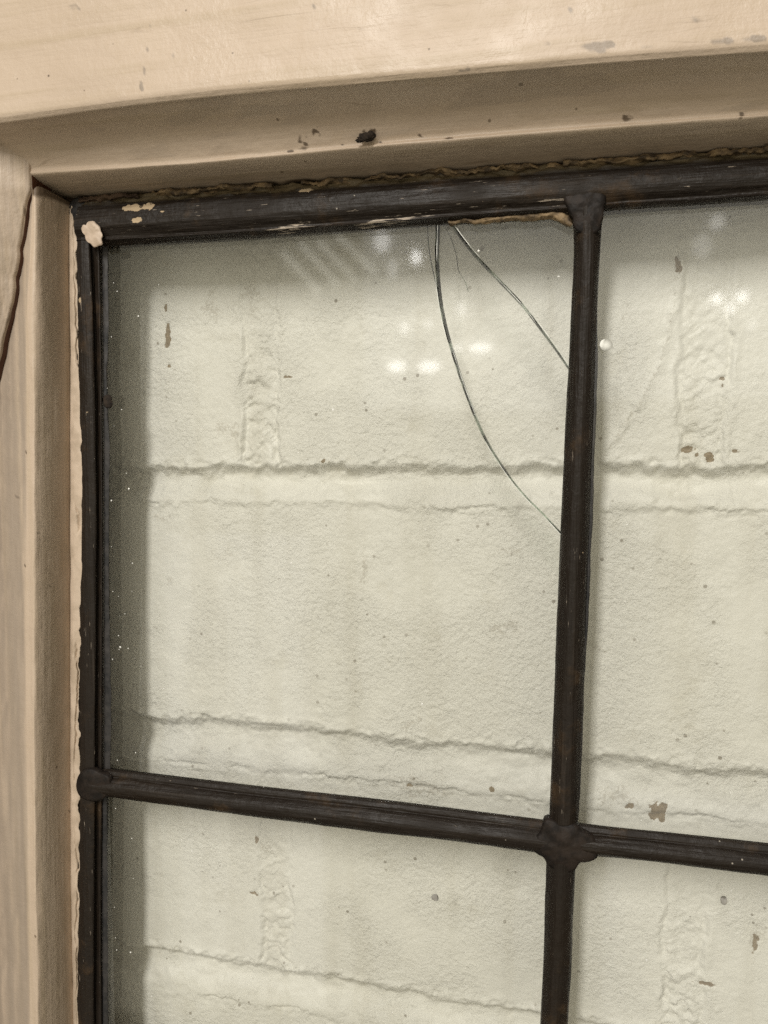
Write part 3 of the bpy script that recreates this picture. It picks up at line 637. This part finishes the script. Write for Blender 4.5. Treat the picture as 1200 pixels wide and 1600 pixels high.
pad('solder_joint', [(852, 1272), (878, 1282), (900, 1280), (908, 1290), (925, 1298), (934, 1312), (932, 1332), (905, 1338), (898, 1350), (878, 1355), (862, 1346), (850, 1330), (832, 1318), (830, 1305), (846, 1292)], 0.0011, -0.0016, 401, M['solder'], 0.0030)
pad('solder_joint', [(900, 300), (930, 298), (946, 312), (942, 330), (938, 352), (936, 366), (918, 372), (900, 366), (896, 345), (886, 328), (880, 314)], 0.0006, -0.0016, 407, M['solder'], 0.0032)
pad('solder_joint', [(140, 1196), (165, 1202), (181, 1208), (180, 1226), (172, 1240), (150, 1244), (134, 1236), (130, 1214)], 0.0006, -0.0016, 413, M['solder'], 0.0032)
pad('solder_joint', [(116, 318), (140, 312), (158, 318), (156, 345), (146, 352), (130, 352), (118, 345)], 0.0010, -0.0016, 419, M['cement'], 0.0016)

# --- glazing cement smears along the panes
def smear(e0, e1, Y, th, seed, mat, name='glazing_cement', n=260, axis=2, amp=.5):
    a = np.array(poly_resample(L3(e0, Y), 8)); b = np.array(poly_resample(L3(e1, Y), 8))
    o = loft(name, [a, mixl(a, b, .25, -th), mixl(a, b, .7, -th * .8), b], n, [3, 5, 3], mat, win, lambda s, t, W, P: 0.05 * fbm(s / 3, t, seed, 3), cap=False)
    me = o.data; c = np.zeros(len(me.vertices) * 3); me.vertices.foreach_get('co', c); c = c.reshape(-1, 3)
    q = c[:, axis] * 1000; oth = 0 if axis == 2 else 2
    m = len(c) // n; t = np.tile(np.linspace(0, 1, m), n)
    c[:, oth] += 0.001 * amp * t * (fbm(q / 19, q * 0 + seed, seed, 4) + .15 * fbm(q / 1.5, q * 0, seed + 5, 2)); me.vertices.foreach_set('co', c.ravel()); me.update(); return o
smear([(160, 386), (162, 600), (163, 850), (163, 1205)], [(167, 386), (169, 600), (172, 850), (172, 1205)], -0.00165, .00025, 431, M['cement'], amp=.45)
smear([(160, 1245), (160, 1400), (161, 1800)], [(166, 1245), (167, 1400), (169, 1800)], -0.00165, .00025, 433, M['cement'], amp=.35)
smear([(929, 360), (926, 640), (915, 950), (903, 1270)], [(936, 360), (931, 640), (919, 950), (907, 1270)], -0.00165, .0002, 441, M['cement'], amp=.3)
# flaking tan crust under the head came beside the tee
def crust_line(pts0, pts1, th, seed, mat, amp):
    a = np.array(poly_resample(L3(pts0, -0.0018), 8)); b = np.array(poly_resample(L3(pts1, -0.0018), 8))
    o = loft('putty_crust', [a, mixl(a, b, .3, -th), mixl(a, b, .75, -th), b], 150, [4, 6, 4], mat, win, lambda s, t, W, P: 0.28 * fbm(s / 2.5, t * 1.2, seed, 4), cap=False)
    me = o.data; c = np.zeros(len(me.vertices) * 3); me.vertices.foreach_get('co', c); c = c.reshape(-1, 3); q = c[:, 0] * 1000
    c[:, 2] += 0.001 * amp * fbm(q / 3, q * 0 + seed, seed, 4); me.vertices.foreach_set('co', c.ravel()); me.update()
crust_line([(700, 346), (780, 336), (850, 328), (885, 330), (897, 352)], [(702, 352), (780, 347), (850, 344), (880, 346), (892, 356)], .0010, 451, M['crust'], .35)
pad('paint_flake', [(131, 351), (135, 353), (138, 347), (148, 346), (151, 350), (156, 354), (158, 362), (161, 368), (159, 374), (161, 383), (155, 384), (148, 387), (143, 381), (138, 379), (134, 368), (130, 364), (128, 357)], 0.0004, -0.0056, 457, M['flake'], 0.0003)

# ------------------------------------------------------------------ panes
GT = 0.0030
def sheet(name, poly, parent, crack_edges=(), tilt=(0, 0), fade=None, back=None):
    """extruded glass polygon, poly in (x,z) metres, anticlockwise; crack_edges = indices of edges that are fracture faces"""
    n = len(poly); c = np.mean(poly, axis=0)
    V = [(x, -GT / 2 + tilt[0] * (x - c[0]) + tilt[1] * (z - c[1]), z) for x, z in poly] + [(x, GT / 2 + tilt[0] * (x - c[0]) + tilt[1] * (z - c[1]), z) for x, z in (poly if back is None else back)]
    F = [tuple(range(n)), tuple(range(2 * n - 1, n - 1, -1))]
    fm = [0, 0]
    for i in range(n):
        j = (i + 1) % n; F.append((i, n + i, n + j, j)); fm.append(1 if i in crack_edges else 0)
    at = {'fade': np.r_[fade, fade]} if fade is not None else None
    return mesh_obj(name, V, F, M['glass'], parent, False, at, [M['crack']], fm)
def P2(x, y): p = px(x, y, 0); return (p[0], p[2])
zt, zm, xl, xm = 0.0605, px(500, 1262)[2], -0.1365, 0.0008
xr, zb = 0.105, -0.240
def rect(x0, x1, z0, z1): return [(x0, z0), (x1, z0), (x1, z1), (x0, z1)]
pane_tr = sheet('pane', rect(xm + .0006, xr, zm + .0006, zt), win, (), (0.006, -0.006))
pane_bl = sheet('pane', rect(xl, xm - .0006, zb, zm - .0006), win, (), (-0.010, 0.012))
pane_br = sheet('pane', rect(xm + .0006, xr, zb, zm - .0006), win, (), (0.012, 0.004))
# the cracked pane: three shards that meet along two fractures
pane = bpy.data.objects.new('pane', None); COL.objects.link(pane); pane.parent = win
pane['label'] = 'cracked pane with two long fractures running from its top edge'
KA = [(682, 330), (683, 352), (682, 400), (685, 450), (693, 500), (708, 555), (730, 620), (760, 690), (785, 730), (820, 775), (850, 805), (873, 830), (896, 853)]
KB = [(690, 326), (706, 350), (740, 395), (780, 437), (820, 480), (850, 520), (872, 550), (884, 568), (900, 590)]
def dens(K, n):
    p = poly_resample([px(x, y, 0) for x, y in K], n); return p[:, [0, 2]]
ka, kb = dens(KA, 60), dens(KB, 44)
ka[0] = (ka[0][0], zt); kb[0] = (kb[0][0] , zt); ka[-1][0] = xm; kb[-1][0] = xm
def offs(k, d, taper):
    t = np.gradient(k, axis=0); t /= np.linalg.norm(t, axis=1, keepdims=True); nrm = np.stack([-t[:, 1], t[:, 0]], 1)
    return k + nrm * (d * taper)[:, None]
ta = np.interp(np.linspace(0, 1, 60), (0, .3, .6, .8, 1), (1.2, 1.1, 1.0, .45, .5)); tb_ = np.interp(np.linspace(0, 1, 44), (0, .5, 1), (1.0, 1.1, .6))
aL, aR = offs(ka, -0.00013, ta), offs(ka, 0.00013, ta)            # left / right of fracture A when running down
bL, bR = offs(kb, -0.00013, tb_), offs(kb, 0.00013, tb_)
for q in (aL, aR, bL, bR): q[0][1] = zt; q[-1][0] = xm
fa = np.interp(np.linspace(0, 1, 60), (0, .55, .72, .80, .93, .96, 1), (0, 0, .2, .6, .6, .05, 0)); fb = np.interp(np.linspace(0, 1, 44), (0, .3, .5, .7, 1), (.05, .25, .35, .15, .1))
def shard(pts, bk, crk, fade, tilt): return sheet('glass_shard', [tuple(p) for p in pts], pane, crk, tilt, np.array(fade), [tuple(p) for p in bk])
def slant(k, ref, d, t):                                          # the fracture runs obliquely through the sheet
    q = k + (offs(ref, d, t) - ref); q[0][1] = zt; q[-1][0] = xm; return q
aLb, aRb, bLb, bRb = (slant(k, r, d, t) for k, r, d, t in ((aL, ka, .00026, ta), (aR, ka, .00026, ta), (bL, kb, -.00030, tb_), (bR, kb, -.00030, tb_)))
c0 = [(xl, zm + .0006), (xm - .0004, zm + .0006)]
shard(c0 + list(aL[::-1]) + [(xl, zt)], c0 + list(aLb[::-1]) + [(xl, zt)], range(2, 2 + 59), [0, 0] + list(fa[::-1]) + [0], (0, 0))
shard(list(aR) + list(bL[::-1]), list(aRb) + list(bLb[::-1]), list(range(0, 59)) + list(range(60, 60 + 43)), list(fa) + list(fb[::-1]), (0.001, 0.0015))
shard(list(bR) + [(xm, zt)], list(bRb) + [(xm, zt)], range(0, 43), list(fb) + [0], (0.002, 0.001))
def ribbon(K, mat, dx, Yf=-GT / 2 + .0002, Yb=GT / 2 - .0002, w=0.00012):
    a = poly_resample([px(x, y, Yf) for x, y in K], 30); b = a + np.array([dx, Yb - Yf, 0])
    V = list(a) + list(b) + list(a + np.array([w, 0, 0])) + list(b + np.array([w, 0, 0])); n = len(a); F = []
    for i in range(n - 1):
        F += [(i, i + 1, n + i + 1, n + i), (2*n + i + 1, 2*n + i, 3*n + i, 3*n + i + 1), (i + 1, i, 2*n + i, 2*n + i + 1), (n + i, n + i + 1, 3*n + i + 1, 3*n + i)]
    return mesh_obj('crack', V, F, mat, pane, True, {'fade': np.zeros(len(V))})
ribbon([(667, 352), (669, 385), (674, 415), (681, 445), (685, 462)], M['crack_faint'], 0.0001, Yb=-0.0006, w=0.00006)
ribbon([(692, 350), (704, 372), (712, 398), (717, 425), (727, 442), (731, 456)], M['crack_faint'], 0.0001, Yb=-0.0010, w=0.00005)

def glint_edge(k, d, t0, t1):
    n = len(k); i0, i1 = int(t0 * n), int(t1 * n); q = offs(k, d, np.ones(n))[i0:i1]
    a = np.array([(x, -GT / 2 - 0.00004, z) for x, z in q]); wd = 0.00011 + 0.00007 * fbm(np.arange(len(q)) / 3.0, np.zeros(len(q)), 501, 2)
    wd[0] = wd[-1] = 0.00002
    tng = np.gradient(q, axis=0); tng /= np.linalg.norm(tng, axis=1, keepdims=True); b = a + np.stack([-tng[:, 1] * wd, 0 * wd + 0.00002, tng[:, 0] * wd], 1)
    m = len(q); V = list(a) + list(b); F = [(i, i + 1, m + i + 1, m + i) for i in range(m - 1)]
    mesh_obj('crack', V, F, M['crack_glint'], pane, True, {'fade': np.zeros(2 * m)})  # painted glint ribbon laid beside the fracture
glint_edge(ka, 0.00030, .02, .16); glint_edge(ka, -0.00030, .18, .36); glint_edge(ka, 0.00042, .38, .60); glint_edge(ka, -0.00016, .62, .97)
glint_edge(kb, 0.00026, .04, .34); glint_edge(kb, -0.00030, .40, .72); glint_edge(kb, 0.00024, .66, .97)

# ------------------------------------------------------------------ a crumb of dirt hanging on the moulding
def blob(name, pix, Y, r, seed, mat, sq=(1, 1, 1)):
    bm = bmesh.new(); bmesh.ops.create_icosphere(bm, subdivisions=3, radius=1.0)
    c = px(*pix, Y)
    for v in bm.verts:
        k = 1 + 0.62 * float(fbm(v.co.x * 2.1 + seed, v.co.z * 2.3 + v.co.y * 1.7, seed, 4))
        v.co = Vector((c[0] + v.co.x * r * sq[0] * k, c[1] + v.co.y * r * sq[1] * k, c[2] + v.co.z * r * sq[2] * k))
    me = bpy.data.meshes.new(name); bm.to_mesh(me); bm.free(); me.materials.append(mat)
    for p in me.polygons: p.use_smooth = True
    o = bpy.data.objects.new(name, me); COL.objects.link(o); return o
crumb = blob('dirt_crumb', (571, 215), -0.0170, 0.0013, 5, M['dirt'], (1.25, .6, .85))
crumb['label'] = 'small black crumb of dirt stuck on the top moulding'; crumb['category'] = 'dirt'

# small marks on the glass itself
M['fleck'] = mk_simple('white_paint_fleck', (0.85, 0.85, 0.82), (0.78, 0.78, 0.75), 300, 0.5, 0.0001)
M['spot'] = mk_simple('grey_splash', (0.26, 0.25, 0.23), (0.34, 0.33, 0.30), 500, 0.6, 0.0001)
pad('paint_fleck', [(939, 533), (948, 530), (956, 534), (957, 542), (949, 547), (940, 546), (937, 540)], 0.00003, -0.00175, 463, M['fleck'], 0.0, pane_tr)
pad('splash_spot', [(676, 1398), (681, 1397), (685, 1402), (684, 1407), (678, 1407), (674, 1403)], 0.0001, -0.00155, 467, M['spot'], 0.0, pane_bl)
pad('splash_spot', [(1127, 1401), (1132, 1400), (1136, 1406), (1135, 1413), (1130, 1414), (1126, 1408)], 0.0001, -0.00155, 471, M['spot'], 0.0, pane_br)
pad('cement_lump', [(163, 618), (172, 617), (174, 626), (172, 638), (167, 638), (162, 628)], 0.0005, -0.0016, 475, M['dirt'], 0.0001)
# dust lying on the panes
dv, df = [], []
rd = random.Random(11)
def speck(x, y, r):
    c = px(x, y, -0.0018); b = len(dv); n = 7
    for i in range(n):
        a = 2 * math.pi * i / n; q = r * rd.uniform(0.6, 1.25); dv.append((c[0] + q * math.cos(a), c[1], c[2] + q * math.sin(a)))
    dv.append((c[0], c[1] - r * 0.5, c[2])); df.extend((b + i, b + (i + 1) % n, b + n) for i in range(n))
for x, y in ((216, 494), (174, 782), (201, 764), (212, 1176), (204, 1488), (176, 1030), (188, 1011), (200, 1013), (237, 1557), (256, 1076), (230, 1240), (190, 640), (183, 455), (873, 432), (748, 392), (206, 1310), (207, 880), (300, 1330), (660, 1100), (980, 820), (1010, 1500), (520, 640), (455, 880)):
    speck(x, y, rd.uniform(0.00018, 0.00034))
for k in range(70): speck(rd.uniform(175, 860) if rd.random() < .7 else rd.uniform(945, 1190), rd.uniform(400, 1590), rd.uniform(0.00008, 0.00016))
for k in range(22): speck(rd.gauss(182, 10), rd.uniform(400, 1590), rd.uniform(0.00008, 0.00018))
dust = mesh_obj('dust_specks', dv, df, M['fleck'], win, False); dust['kind'] = 'stuff'
